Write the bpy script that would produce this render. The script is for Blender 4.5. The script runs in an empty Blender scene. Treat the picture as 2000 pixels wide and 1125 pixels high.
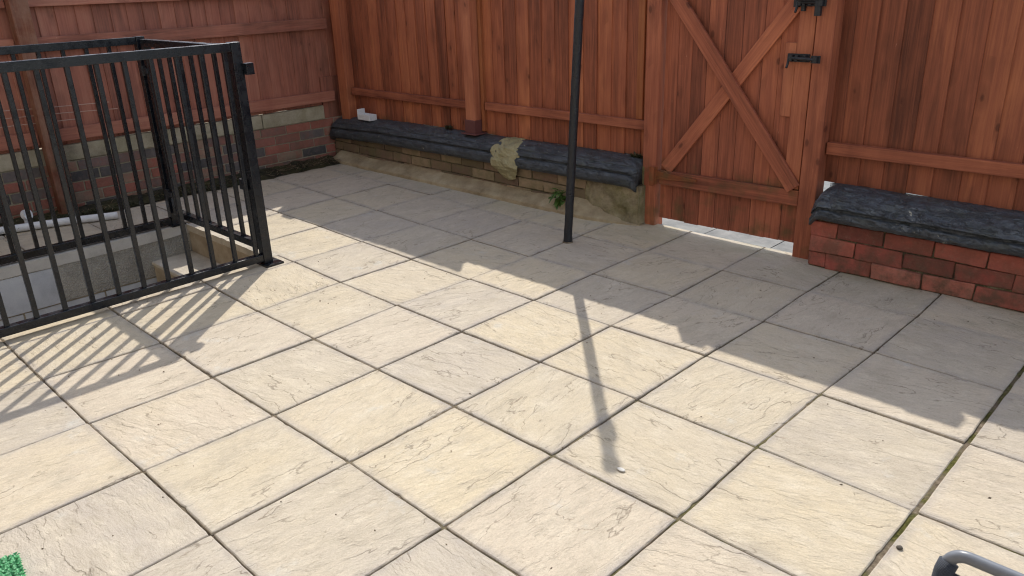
import bpy, math, random
from mathutils import Vector, Matrix, noise
C = bpy.context.scene.collection
S = bpy.context.scene
U = 0.45                                   # one paving slab in metres; layout is in slabs
rnd = random.Random(7)

# ------------------------------------------------------------------ camera, sky, sun
cam = bpy.data.objects.new('camera', bpy.data.cameras.new('camera')); C.objects.link(cam)
S.camera = cam
cam.data.sensor_width = 36.0
cam.data.lens = 1531.27 / 2000 * 36
cam.data.clip_start = 0.02; cam.data.clip_end = 500
RX = Vector((0.7181198718, 0.6952002864, -0.0316292823))
RY = -Vector((0.2353091557, -0.2853374787, -0.9290920969))
RZ = -Vector((-0.6549301115, 0.6597568378, -0.3684935061))
m = Matrix((RX, RY, RZ)).transposed().to_4x4()
m.translation = Vector((3.06648, -2.43610, 3.08420)) * U
cam.matrix_world = m
cam.data.dof.use_dof = True; cam.data.dof.focus_distance = 3.2; cam.data.dof.aperture_fstop = 18

W = bpy.data.worlds.new('World'); S.world = W; W.use_nodes = True
nt = W.node_tree; bg = nt.nodes['Background']
sky = nt.nodes.new('ShaderNodeTexSky'); sky.sky_type = 'NISHITA'; sky.sun_disc = False
sky.sun_elevation = math.radians(44.1); sky.sun_rotation = math.radians(-42)
sky.air_density = 1.0; sky.dust_density = 0.6; sky.ozone_density = 1.0
hsv = nt.nodes.new('ShaderNodeHueSaturation'); hsv.inputs['Saturation'].default_value = 0.58
nt.links.new(sky.outputs[0], hsv.inputs['Color']); nt.links.new(hsv.outputs[0], bg.inputs[0]); bg.inputs[1].default_value = 0.15
sun = bpy.data.objects.new('sun', bpy.data.lights.new('sun', 'SUN')); C.objects.link(sun)
sun.data.energy = 2.45; sun.data.angle = math.radians(0.5); sun.data.color = (1.0, 0.94, 0.85)
sun.rotation_euler = Vector((-0.668, 0.767, 1.0)).to_track_quat('Z', 'Y').to_euler()
S.view_settings.view_transform = 'Standard'; S.view_settings.look = 'None'
S.view_settings.exposure = 0.90; S.view_settings.gamma = 1.0
S.cycles.use_denoising = True
S.cycles.pixel_filter_type = 'BLACKMAN_HARRIS'; S.cycles.filter_width = 1.15
S.cycles.sample_clamp_indirect = 6
S.cycles.max_bounces = 6

# ------------------------------------------------------------------ helpers
class MB:
    """collects faces of one mesh; coordinates in slabs"""
    def __init__(s): s.v = []; s.f = []; s.r = []; s.g = []; s.e = []
    def poly(s, pts, r=0.5, g=None, e=None, idx=None):
        n = len(s.v)
        s.v += [tuple(p) for p in pts]; s.f.append(tuple(range(n, n + len(pts)))); s.r.append(r)
        s.g += g if g else [tuple(c * U for c in p) for p in pts]
        s.e += e if e else [0.0] * len(pts)
    def block(s, P, r=None, off=None, L=0):
        """8 corner points: bottom 4 then top 4; grain runs along local axis L"""
        r = rnd.random() if r is None else r
        P = [Vector(p) for p in P]
        c = sum(P, Vector()) / 8
        ax = [(P[1] - P[0]).normalized(), (P[3] - P[0]).normalized(), (P[4] - P[0]).normalized()]
        o = Vector((rnd.uniform(-50, 50), rnd.uniform(-50, 50), rnd.uniform(-50, 50)))
        def gc(p):
            d = (p - c) * U; l = [d.dot(a) for a in ax]
            z = l.pop(L); return (l[0] + o.x, l[1] + o.y, z + o.z)
        n = len(s.v); s.v += [tuple(p) for p in P]; G = [gc(p) for p in P]
        for q in ((3, 2, 1, 0), (4, 5, 6, 7), (0, 1, 5, 4), (1, 2, 6, 5), (2, 3, 7, 6), (3, 0, 4, 7)):
            s.f.append(tuple(n + k for k in q)); s.r.append(r); s.g += [G[k] for k in q]; s.e += [0.0] * 4
    def box(s, x0, x1, y0, y1, z0, z1, r=None, L=None, j=0.0):
        if L is None: L = max(range(3), key=lambda k: (x1 - x0, y1 - y0, z1 - z0)[k])
        k = lambda: rnd.uniform(-j, j)
        s.block([(x + k(), y + k(), z + k()) for z in (z0, z1) for x, y in ((x0, y0), (x1, y0), (x1, y1), (x0, y1))], r, L=L)
    def beam(s, a, b, w, h, up=(0, 0, 1), r=None):
        a, b, up = Vector(a), Vector(b), Vector(up); d = (b - a).normalized()
        sd = d.cross(up).normalized(); u = sd.cross(d).normalized()
        P = []
        for zz in (-h / 2, h / 2):
            for p, q in ((a, -1), (b, -1), (b, 1), (a, 1)): P.append(p + sd * q * w / 2 + u * zz)
        s.block(P, r, L=0)
    def tube(s, pts, rad, n=14, caps=True, r=0.5):
        pts = [Vector(p) for p in pts]; rads = rad if isinstance(rad, (list, tuple)) else [rad] * len(pts)
        rings = []; up = None; acc = 0.0; accs = []
        for i, p in enumerate(pts):
            d = (pts[min(i + 1, len(pts) - 1)] - pts[max(i - 1, 0)]).normalized()
            if up is None: up = Vector((0, 0, 1)) if abs(d.z) < .9 else Vector((1, 0, 0))
            a = d.cross(up).normalized(); up = a.cross(d).normalized(); b = up
            if i: acc += (p - pts[i - 1]).length
            accs.append(acc)
            rings.append([p + (a * math.cos(t) + b * math.sin(t)) * rads[i] for t in (2 * math.pi * k / n for k in range(n))])
        base = len(s.v)
        for R_ in rings: s.v += [tuple(q) for q in R_]
        for i in range(len(pts) - 1):
            for k in range(n):
                q = (base + i * n + k, base + i * n + (k + 1) % n, base + (i + 1) * n + (k + 1) % n, base + (i + 1) * n + k)
                s.f.append(q); s.r.append(r); s.e += [0.0] * 4
                c = 2 * math.pi * rads[0] * U
                s.g += [(k / n * c, 0, accs[i] * U), ((k + 1) / n * c, 0, accs[i] * U), ((k + 1) / n * c, 0, accs[i + 1] * U), (k / n * c, 0, accs[i + 1] * U)]
        if caps:
            for ring, rev in ((0, False), (len(pts) - 1, True)):
                q = [base + ring * n + k for k in range(n)]
                if not rev: q.reverse()
                s.f.append(tuple(q)); s.r.append(r); s.e += [0.0] * n; s.g += [tuple(c * U for c in s.v[k]) for k in q]
    def build(s, name, mat, parent=None, bevel=0, smooth=False, seg=1):
        o0 = Vector(parent['origin']) if parent is not None and 'origin' in parent else Vector((0, 0, 0))
        me = bpy.data.meshes.new(name)
        me.from_pydata([tuple((Vector(v) - o0) * U) for v in s.v], [], s.f)
        a = me.attributes.new('rnd', 'FLOAT', 'FACE'); a.data.foreach_set('value', s.r)
        a = me.attributes.new('gc', 'FLOAT_VECTOR', 'CORNER'); a.data.foreach_set('vector', [c for g in s.g for c in g])
        a = me.attributes.new('edge', 'FLOAT', 'CORNER'); a.data.foreach_set('value', s.e)
        me.materials.append(mat); me.update()
        if smooth: me.polygons.foreach_set('use_smooth', [True] * len(me.polygons))
        o = bpy.data.objects.new(name, me); C.objects.link(o)
        if parent is not None: o.parent = parent; o['origin'] = tuple(o0)
        if bevel:
            b = o.modifiers.new('bevel', 'BEVEL'); b.width = bevel; b.segments = seg; b.limit_method = 'ANGLE'; b.angle_limit = math.radians(40)
        return o
def thing(name, label, cat, loc=(0, 0, 0), group=None):
    o = bpy.data.objects.new(name, None); C.objects.link(o); o.location = Vector(loc) * U; o['origin'] = tuple(loc)
    o.empty_display_size = .05
    return tag(o, label, cat, group)
def tag(o, label, cat, group=None):
    o['label'] = label; o['category'] = cat
    if group: o['group'] = group
    return o
def struct(o): o['kind'] = 'structure'; return o

# ------------------------------------------------------------------ material kit
class N:
    def __init__(s, name, rough=0.7, spec=0.3):
        s.m = bpy.data.materials.new(name); s.m.use_nodes = True; s.t = s.m.node_tree
        s.b = s.t.nodes['Principled BSDF']; s.b.inputs['Roughness'].default_value = rough
        s.b.inputs['Specular IOR Level'].default_value = spec
    def n(s, typ, **kw):
        x = s.t.nodes.new('ShaderNode' + typ)
        for k, v in kw.items(): setattr(x, k, v)
        return x
    def link(s, a, b): s.t.links.new(a, b); return b
    def put(s, inp, v):
        if hasattr(v, 'is_output') or hasattr(v, 'links'): s.t.links.new(v, inp)
        else: inp.default_value = v
    def attr(s, name, out='Fac'): x = s.n('Attribute', attribute_name=name); return x.outputs[out]
    def obj(s): return s.n('TexCoord').outputs['Object']
    def gc(s): return s.attr('gc', 'Vector')
    def map(s, v, sc=(1, 1, 1), loc=(0, 0, 0), rot=(0, 0, 0)):
        x = s.n('Mapping'); s.put(x.inputs[0], v); x.inputs['Scale'].default_value = sc; x.inputs['Location'].default_value = loc; x.inputs['Rotation'].default_value = rot
        return x.outputs[0]
    def noise(s, v, sc=5, det=4, rough=.55, dist=0, out=0):
        x = s.n('TexNoise'); s.put(x.inputs['Vector'], v); x.inputs['Scale'].default_value = sc; x.inputs['Detail'].default_value = det
        x.inputs['Roughness'].default_value = rough; x.inputs['Distortion'].default_value = dist; return x.outputs[out]
    def vor(s, v, sc=5, feat='F1', out='Distance', rand=1):
        x = s.n('TexVoronoi', feature=feat); s.put(x.inputs['Vector'], v); x.inputs['Scale'].default_value = sc; x.inputs['Randomness'].default_value = rand; return x.outputs[out]
    def math(s, op, a, b=0.0, c=0.0, clamp=False):
        x = s.n('Math', operation=op, use_clamp=clamp); s.put(x.inputs[0], a); s.put(x.inputs[1], b)
        if op in ('MULTIPLY_ADD', 'SMOOTH_MIN'): s.put(x.inputs[2], c)
        return x.outputs[0]
    def rng(s, v, a, b, c=0, d=1, smooth=False):
        x = s.n('MapRange', interpolation_type='SMOOTHSTEP' if smooth else 'LINEAR'); s.put(x.inputs[0], v)
        for k, q in zip((1, 2, 3, 4), (a, b, c, d)): x.inputs[k].default_value = q
        return x.outputs[0]
    def ramp(s, v, stops, interp='LINEAR'):
        x = s.n('ValToRGB'); x.color_ramp.interpolation = interp; s.put(x.inputs[0], v)
        e = x.color_ramp.elements
        while len(e) < len(stops): e.new(0.5)
        for k, (p, c) in enumerate(stops): e[k].position = p; e[k].color = (*c, 1)
        return x.outputs[0]
    def mix(s, f, a, b, typ='MIX'):
        x = s.n('Mix', data_type='RGBA', blend_type=typ); s.put(x.inputs[0], f)
        s.put(x.inputs[6], (*a, 1) if isinstance(a, tuple) else a); s.put(x.inputs[7], (*b, 1) if isinstance(b, tuple) else b); return x.outputs[2]
    def sep(s, v, k): x = s.n('SeparateXYZ'); s.put(x.inputs[0], v); return x.outputs[k]
    def bump(s, h, dist=.003, st=1.0, prev=None):
        x = s.n('Bump'); s.put(x.inputs['Height'], h); x.inputs['Distance'].default_value = dist; x.inputs['Strength'].default_value = st
        if prev is not None: s.put(x.inputs['Normal'], prev)
        return x.outputs[0]
    def done(s, col, nor=None, rough=None):
        s.put(s.b.inputs['Base Color'], (*col, 1) if isinstance(col, tuple) else col)
        if nor is not None: s.put(s.b.inputs['Normal'], nor)
        if rough is not None: s.put(s.b.inputs['Roughness'], rough)
        return s.m

def wood(name, c0, c1, c2, dusty=0.0, knots=True, rough=.62):
    k = N(name, rough, .25); g = k.gc(); r = k.attr('rnd')
    fine = k.noise(k.map(g, (130, 130, 3.2)), 1, 3, .6)
    mid = k.rng(k.noise(k.map(g, (30, 30, 1.5)), 1, 5, .65, .8), .22, .78)
    big = k.noise(k.map(k.obj(), (3.2, 3.2, 1.3)), 1, 5, .6)
    t = k.math('ADD', k.math('MULTIPLY', mid, .46), k.math('MULTIPLY', r, .34))
    t = k.math('ADD', t, k.math('MULTIPLY', k.math('SUBTRACT', big, .5), .80))
    t = k.math('ADD', t, k.math('MULTIPLY', k.math('SUBTRACT', fine, .5), .5))
    col = k.ramp(k.math('ADD', t, .06), [(0.12, c0), (0.5, c1), (0.95, c2)])
    h = k.math('ADD', k.math('MULTIPLY', fine, .5), mid)
    if knots:
        kv = k.map(g, (15, 6, 7.5)); wob = k.noise(g, 30, 2)
        kd = k.math('ADD', k.vor(kv, 1), k.math('MULTIPLY', wob, .16))
        pick = k.math('GREATER_THAN', k.sep(k.vor(kv, 1, out='Color'), 0), .74)
        kn = k.math('MULTIPLY', k.rng(kd, .15, .27, 1, 0, True), pick)
        ring = k.math('MULTIPLY', k.rng(kd, .30, .75, 1, 0, True), pick)
        col = k.mix(k.math('MULTIPLY', ring, .30), col, c0)
        col = k.mix(k.math('MULTIPLY', kn, .62), col, (c0[0] * .45, c0[1] * .45, c0[2] * .5))
        h = k.math('ADD', h, k.math('MULTIPLY', kn, .8))
    # thin pale scratches and chips where the stain has gone
    stain = k.rng(k.noise(k.map(g, (14, 14, 2.2), (7, 3, 1)), 1, 5, .7, .5), .56, .74, 0, .38)
    col = k.mix(stain, col, tuple(x * .55 for x in c0))
    sc = k.noise(k.map(k.obj(), (30, 30, 9)), 1, 3, .75, 1.5)
    patch = k.rng(k.noise(k.obj(), 2.3, 2), .50, .68)
    chips = k.math('MULTIPLY', k.rng(sc, .70 - dusty * .1, .76 - dusty * .08), patch)
    col = k.mix(k.math('MULTIPLY', chips, .75), col, (.66, .38, .26))
    if dusty: col = k.mix(k.math('MULTIPLY', k.rng(k.noise(k.obj(), 6, 5, .7), .35, .75), dusty), col, (.36, .24, .17))
    # damp green towards the very bottom of the boards
    z = k.sep(k.n('NewGeometry').outputs['Position'], 2)
    gr = k.math('MULTIPLY', k.rng(z, .375, .415, 1, 0), k.rng(k.noise(k.obj(), 9, 4), .5, .7))
    col = k.mix(k.math('MULTIPLY', gr, .55), col, (.07, .075, .03))
    return k.done(col, k.bump(h, .0016, .8), k.rng(mid, 0, 1, rough - .12, rough + .15))

M = {}
M['fence'] = wood('red_cedar_stain_lifted', (0.124, 0.040, 0.022), (0.330, 0.103, 0.053), (0.556, 0.204, 0.090))  # colour brightened to make up for weaker light on the left panels
M['fence_right'] = wood('red_cedar_stain_unlifted', (0.096, 0.031, 0.018), (0.264, 0.084, 0.045), (0.450, 0.163, 0.076))  # same stain for the right panel, without the brightening for weak light
M['side'] = wood('faded_red_stain', (.155, .058, .040), (.36, .135, .090), (.52, .235, .155), .14)
M['gatewood'] = wood('gate_stain', (0.133, 0.043, 0.026), (0.335, 0.106, 0.059), (0.565, 0.202, 0.101))
M['post'] = wood('post_stain', (0.165, 0.049, 0.029), (0.350, 0.116, 0.062), (0.556, 0.218, 0.112))
M['oldpost'] = wood('rusty_old_post', (.06, .02, .014), (.17, .055, .03), (.32, .15, .09), .6)
M['batten'] = wood('pale_batten', (.19, .055, .022), (.30, .10, .04), (.40, .16, .07))

def slab_mat():
    k = N('riven_slab', .78, .22); g = k.gc(); r = k.attr('rnd'); ed = k.attr('edge')
    warp = k.n('Mix', data_type='VECTOR'); warp.inputs[0].default_value = .035
    k.put(warp.inputs[4], g); k.put(warp.inputs[5], k.noise(g, 11, 5, .7, 0, 1)); gw = warp.outputs[1]
    low = k.noise(k.map(gw, (1.5, 4.4, 1)), 1, 5, .56)
    t = k.math('MULTIPLY', low, 10.0)
    fr = k.math('FRACT', t); fl = k.math('FLOOR', t)
    step = k.math('ADD', fl, k.rng(fr, .86, 1.0, 0, 1, True))
    where = k.rng(k.noise(k.map(g, (4, 8, 1)), 1, 3), .50, .58, 0, 1, True)
    crack = k.math('MULTIPLY', k.rng(k.math('ABSOLUTE', k.math('SUBTRACT', fr, .93)), 0.0, .055, 1, 0), where)
    low2 = k.noise(k.map(gw, (4.5, 16, 1), (3, 7, 0)), 1, 5, .6)
    t2 = k.math('MULTIPLY', low2, 9); fr2 = k.math('FRACT', t2)
    st2 = k.math('ADD', k.math('FLOOR', t2), k.rng(fr2, .75, 1, 0, 1, True))
    where2 = k.rng(k.noise(k.map(g, (9, 14, 1), (5, 1, 2)), 1, 2), .50, .60, 0, 1, True)
    crack2 = k.math('MULTIPLY', k.rng(k.math('ABSOLUTE', k.math('SUBTRACT', fr2, .88)), 0, .10, 1, 0), where2)
    grain = k.noise(k.map(g, (150, 260, 1)), 1, 3, .7)
    grit = k.noise(g, 420, 2, .6)
    blot = k.noise(k.map(g, (4, 6, 1)), 1, 4, .6)
    base = k.ramp(k.math('ADD', k.math('MULTIPLY', r, .75), k.math('MULTIPLY', blot, .42)),
                  [(.15, (.445, .395, .335)), (.38, (.53, .46, .345)), (.6, (.59, .50, .345)), (.85, (.56, .48, .37))])
    big = k.noise(k.obj(), .75, 2)
    base = k.mix(k.rng(big, .45, .65, 0, .4), base, (.52, .46, .37))
    base = k.mix(k.math('MULTIPLY', k.rng(ed, .1, 1), k.rng(k.noise(g, 7, 5, .7), .35, .62, .1, .95)), base, (.37, .335, .30))
    base = k.mix(k.rng(k.noise(k.map(g, (9, 14, 1)), 1, 6, .75), .50, .72, 0, .6), base, (.68, .61, .48))
    base = k.mix(k.rng(k.noise(k.map(g, (6, 11, 1), (9, 9, 9)), 1, 6, .75), .50, .74, 0, .75), base, (.38, .33, .25))
    base = k.mix(k.rng(k.noise(g, 4.5, 5, .7, 0), .62, .74, 0, .55), base, (.55, .57, .55))
    speck = k.rng(k.vor(g, 70), .05, .11, 1, 0)
    spick = k.math('MULTIPLY', speck, k.math('GREATER_THAN', k.sep(k.vor(g, 70, out='Color'), 1), .93))
    base = k.mix(k.math('MULTIPLY', spick, .6), base, (.12, .10, .07))
    base = k.mix(k.rng(grain, .40, .72, 0, .42), base, (.31, .26, .20))
    base = k.mix(k.rng(grit, .50, .75, 0, .35), base, (.66, .60, .50))
    base = k.mix(k.rng(k.noise(k.map(g, (22, 60, 1)), 1, 4, .7), .50, .72, 0, .30), base, (.33, .285, .225))
    base = k.mix(k.math('MULTIPLY', crack, .62), base, (.15, .12, .085))
    base = k.mix(k.math('MULTIPLY', crack2, .34), base, (.22, .18, .13))
    # green film at the wall end of the yard
    px = k.n('NewGeometry').outputs['Position']
    gm = k.math('MULTIPLY', k.rng(k.sep(px, 1), 2.2, 2.55), k.rng(k.noise(px, 3, 3), .40, .62))
    base = k.mix(k.math('MULTIPLY', gm, .30), base, (.25, .25, .14))
    n1 = k.bump(k.math('MULTIPLY', step, 1 / 10), .020, .75)
    n2 = k.bump(k.math('MULTIPLY', st2, 1 / 9), .006, .7, n1)
    n3 = k.bump(k.noise(k.map(gw, (14, 40, 1)), 1, 5, .68), .008, .75, n2)
    n4 = k.bump(k.math('ADD', grain, k.math('MULTIPLY', grit, .7)), .0016, .9, n3)
    return k.done(base, n4)
M['slab'] = slab_mat()

def mortar_mat():
    k = N('joint_mortar', .95, .1); o = k.n('NewGeometry').outputs['Position']
    x = k.sep(o, 0)
    c = k.ramp(k.noise(o, 45, 4, .7), [(.3, (.10, .078, .055)), (.55, (.20, .16, .115)), (.75, (.38, .32, .235))])
    moss = k.math('MULTIPLY', k.rng(k.noise(o, 8, 4, .65), .42, .58), k.rng(x, -.6, .9, .12, 1))
    c = k.mix(moss, c, k.ramp(k.noise(o, 120, 3), [(.3, (.035, .04, .010)), (.7, (.15, .14, .045))]))
    return k.done(c, k.bump(k.noise(o, 160, 4, .7), .006, 1))
M['mortar'] = mortar_mat()

def cement(name, c0, c1, c2, sc=6, moss=0.0, bump=.004, grit=220, pebble=0, mz=(0, .3)):
    k = N(name, .9, .15); o = k.n('NewGeometry').outputs['Position']
    f = k.noise(o, sc, 6, .65); gr = k.noise(o, grit, 3, .7)
    c = k.ramp(k.math('ADD', k.math('MULTIPLY', f, .75), k.math('MULTIPLY', gr, .25)), [(.32, c0), (.5, c1), (.68, c2)])
    h = k.math('ADD', k.noise(o, 30, 5, .7), k.math('MULTIPLY', gr, .5))
    if pebble:
        v = k.vor(o, pebble); c = k.mix(k.rng(v, .25, .55, 0, .32), c, (c0[0] * .5, c0[1] * .5, c0[2] * .5))
        h = k.math('SUBTRACT', h, k.math('MULTIPLY', v, 1.5))
    if moss:
        mm = k.math('MULTIPLY', k.rng(k.noise(o, 5, 5, .7), .42, .62), moss)
        mm = k.math('MULTIPLY', mm, k.rng(k.sep(o, 2), mz[0], mz[1], .35, 1))
        c = k.mix(mm, c, k.ramp(gr, [(.3, (.075, .075, .018)), (.7, (.22, .21, .07))]))
    return k.done(c, k.bump(h, bump, .8))
M['fillet'] = cement('sandy_fillet', (.22, .165, .10), (.38, .30, .19), (.52, .43, .29), 7, .25, .009)
M['render'] = cement('mossy_render', (.13, .105, .07), (.27, .225, .145), (.42, .36, .24), 11, .85, .010)
M['patch'] = cement('mortar_patch', (.24, .21, .12), (.42, .37, .22), (.56, .51, .35), 10, .4, .014)
M['capstone'] = cement('side_cap', (.22, .19, .135), (.39, .345, .25), (.52, .47, .355), 7, .30, .005, 160)
M['concrete'] = cement('pale_concrete', (.36, .35, .32), (.50, .485, .45), (.58, .565, .52), 5)
M['pebbled'] = cement('rough_wall', (.28, .27, .24), (.42, .41, .37), (.52, .50, .45), 7, .12, .005, 200, 110)
M['block'] = cement('grey_block', (.36, .385, .42), (.50, .53, .57), (.60, .63, .66), 5, .12, .002, 190)
M['tanwall'] = cement('tan_render', (.24, .19, .135), (.38, .31, .225), (.50, .425, .33), 7, .3, .006)
M['tread'] = cement('tread_stone', (.36, .32, .26), (.50, .45, .37), (.62, .56, .47), 7, .1, .005)
M['alley'] = cement('alley_concrete', (.15, .16, .16), (.22, .23, .225), (.30, .305, .29), 9)
M['soil'] = cement('dark_soil', (.012, .012, .008), (.035, .032, .02), (.08, .07, .045), 25, .5, .01)
M['earth'] = cement('earth', (.10, .08, .06), (.16, .13, .10), (.22, .18, .14), 2)

def brick_mat(name, stops, dirt, dz):
    k = N(name, .85, .2); o = k.n('NewGeometry').outputs['Position']; r = k.attr('rnd')
    t = k.math('ADD', r, k.math('MULTIPLY', k.math('SUBTRACT', k.noise(o, 16, 4, .65), .5), .55))
    c = k.ramp(t, stops)
    c = k.mix(k.rng(k.noise(o, 40, 5, .75), .52, .85, 0, .4), c, (.42, .27, .20))
    d = k.math('MULTIPLY', k.rng(k.noise(o, 7, 6, .75), .36, .60), k.rng(k.sep(o, 2), dz[0], dz[1], 1, .35))
    c = k.mix(k.math('MULTIPLY', d, .85), c, dirt)
    return k.done(c, k.bump(k.math('ADD', k.noise(o, 50, 5, .7), k.noise(o, 14, 3)), .006, .8))
M['brickred'] = brick_mat('red_painted_brick', [(.0, (0.130, 0.044, 0.036)), (.4, (0.312, 0.085, 0.065)), (.75, (0.442, 0.124, 0.091)), (1, (0.429, 0.182, 0.137))], (0.078, 0.065, 0.044), (.02, .26))
M['brickpurple'] = brick_mat('purple_blue_brick', [(.0, (.08, .075, .08)), (.35, (.17, .145, .14)), (.5, (.25, .125, .10)), (.8, (.38, .13, .095)), (1, (.32, .22, .16))], (.06, .06, .035), (-.05, .1))
M['brickbrown'] = brick_mat('old_brown_brick', [(.0, (.13, .085, .065)), (.5, (.24, .15, .11)), (1, (.34, .25, .16))], (.15, .135, .07), (.05, .35))
M['mortarpale'] = cement('pale_mortar', (.20, .17, .12), (.32, .28, .21), (.42, .37, .29), 20, .3)
M['mortardark'] = cement('dark_mortar', (.03, .025, .02), (.09, .07, .05), (.25, .22, .16), 16, .4)

def bitumen(name, green=.30, rough=.42, gain=1.0):
    k = N(name, rough, .9); o = k.n('NewGeometry').outputs['Position']
    st = k.noise(k.map(o, (9, 20, 20)), 1, 7, .72, .4)
    cv = k.math('ABSOLUTE', k.math('SUBTRACT', k.noise(k.map(o, (8, 24, 24), (3, 1, 7)), 1, 6, .62, .9), .5))
    cv = k.rng(cv, .0, .035, 0, 1, True)
    f = k.noise(o, 38, 5, .7)
    c = k.ramp(k.math('ADD', k.math('MULTIPLY', st, .6), k.math('MULTIPLY', f, .4)), [(.40, tuple(x * gain for x in (.012, .015, .020))), (.56, tuple(x * gain for x in (.050, .062, .077))), (.80, tuple(x * gain for x in (.20, .235, .26)))])
    c = k.mix(k.rng(cv, 0, 1, .5, 0), c, (.006, .008, .010))
    g = k.math('MULTIPLY', k.rng(k.noise(o, 11, 5, .7), .52, .68), green)
    c = k.mix(g, c, (.050, .062, .026))
    chip = k.math('MULTIPLY', k.rng(k.noise(o, 26, 4, .75, 1.2), .65, .69), k.rng(k.noise(o, 3, 2), .42, .55))
    c = k.mix(k.math('MULTIPLY', chip, .8), c, (.46, .44, .36))
    return k.done(c, k.bump(k.math('ADD', k.math('ADD', k.math('MULTIPLY', st, 1.2), k.math('MULTIPLY', cv, .35)), k.math('ADD', f, k.math('MULTIPLY', k.noise(o, 110, 5, .75), .45))), .008, 1.0), k.rng(f, .3, .7, rough - .05, rough + .3))
M['bitumen'] = bitumen('black_bitumen_paint')
M['bitumen2'] = bitumen('black_bitumen_gloss', .30, .38, 1.25)

def metal_paint(name, col, rough=.32, rust=.4, bmp=.0008):
    k = N(name, rough, .5); o = k.n('NewGeometry').outputs['Position']
    c = k.mix(k.rng(k.noise(o, 60, 4, .7), .45, .7, 0, .5), col, tuple(x * 1.8 + .004 for x in col))
    c = k.mix(k.math('MULTIPLY', k.rng(k.noise(o, 45, 4, .75), .70, .76), rust), c, (.16, .11, .08))
    return k.done(c, k.bump(k.noise(o, 120, 3), bmp, .4 if bmp < .001 else 1), k.rng(k.noise(o, 20, 3), .3, .7, rough - .08, rough + .2))
M['rail'] = metal_paint('black_gloss_metal', (.004, .006, .010), .2, .12)
M['pole'] = metal_paint('rough_black_pole', (.008, .010, .015), .34, 1.0, .005)
M['iron'] = metal_paint('black_iron', (.012, .014, .018), .5, .6)
def plain(name, col, rough=.5, bump=.0, spec=.4, sc=40):
    k = N(name, rough, spec); o = k.n('NewGeometry').outputs['Position']
    c = k.mix(k.rng(k.noise(o, sc, 4, .7), .4, .75, 0, .5), col, tuple(x * .68 for x in col))
    return k.done(c, k.bump(k.noise(o, sc * 3, 3), .001, bump) if bump else None)
M['cream'] = plain('buff_brick_render', (.50, .42, .34), .9, .6)
M['glass'] = plain('dark_glass', (.03, .035, .04), .05)
M['white'] = plain('white_plastic', (.74, .75, .76), .4)
M['grey_tube'] = plain('grey_powder_coat', (.17, .185, .21), .35)
M['flange'] = plain('flaking_maroon', (.13, .045, .04), .7, .6, sc=25)
M['pebble'] = plain('dark_pebble', (.09, .075, .06), .8)
M['chip'] = plain('white_chip', (.6, .58, .53), .7)
M['string'] = plain('pale_string', (.50, .33, .26), .8)
def mesh_fabric():
    k = N('woven_mesh', .6, .4); g = k.gc()
    w = k.n('TexWave', wave_type='BANDS', bands_direction='X'); k.put(w.inputs[0], g); w.inputs['Scale'].default_value = 170
    w2 = k.n('TexWave', wave_type='BANDS', bands_direction='Z'); k.put(w2.inputs[0], g); w2.inputs['Scale'].default_value = 170
    f = k.math('MULTIPLY', w.outputs[1], w2.outputs[1])
    c = k.ramp(f, [(.05, (.012, .017, .028)), (.6, (.11, .13, .17))])
    return k.done(c, k.bump(f, .0015, .8))
M['fabric'] = mesh_fabric()
def leafy(name, c0, c1):
    k = N(name, .5, .4); r = k.attr('rnd'); return k.done(k.ramp(r, [(0, c0), (1, c1)]))
M['leaf'] = leafy('weed_leaf', (.035, .085, .012), (.10, .17, .035))
M['moss'] = leafy('dark_moss', (.012, .018, .006), (.07, .075, .03))
M['litter'] = leafy('dry_litter', (.07, .045, .025), (.28, .20, .12))
M['grass'] = leafy('artificial_grass', (.02, .17, .06), (.10, .40, .16))

# ------------------------------------------------------------------ paving
MEAS = {(0,0):(-.006,.003),(0,-1):(-.017,.019),(0,-2):(.012,-.004),(0,-3):(.04,-.02),(0,-4):(.001,-.015),(1,1):(.003,.008),(1,0):(-.019,.014),(1,-1):(-.038,.016),(1,-2):(-.005,0),(1,-3):(.039,-.018),(1,-4):(.028,-.03),(-1,-1):(-.012,.008),(-1,-2):(-.005,.001),(-1,-3):(.017,-.02),(-1,-4):(-.055,-.023),(2,2):(.022,.008),(2,1):(-.021,.026),(2,0):(-.032,.024),(2,-1):(-.027,0),(2,-2):(-.013,-.011),(2,-3):(.003,-.01),(2,-4):(-.012,-.002),(2,-5):(-.026,.028),(3,2):(.026,.004),(3,1):(-.007,.007),(3,0):(-.027,.02),(3,-1):(-.024,-.011),(3,-2):(-.012,-.014),(3,-3):(.035,-.021),(3,-4):(.004,-.01),(3,-5):(-.019,.016),(3,-6):(-.054,.058),(4,2):(.026,-.037),(4,1):(.024,-.007),(4,0):(.005,-.008),(4,-1):(.012,-.022),(4,-2):(-.021,-.022),(4,-3):(.028,-.042),(4,-4):(.006,-.034),(4,-5):(-.029,-.001),(4,-6):(-.085,.039),(4,-7):(-.175,.079),(5,1):(.037,-.019),(5,0):(-.011,-.051),(5,-1):(.004,-.038),(5,-2):(-.014,-.032),(5,-3):(-.005,-.032),(5,-4):(-.025,-.031),(5,-5):(-.03,.008),(5,-6):(-.111,.1),(5,-7):(-.202,.122),(5,-8):(-.297,.154)}
def corner(i, j):
    if (i, j) in MEAS: dx, dy = MEAS[(i, j)]; return Vector((j + dx, i + dy))
    sw = sx = sy = 0
    for (a, b), (dx, dy) in MEAS.items():
        w = 1 / ((a - i) ** 2 + (b - j) ** 2) ** 2; sw += w; sx += w * dx; sy += w * dy
    return Vector((j + sx / sw, i + sy / sw))
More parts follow.
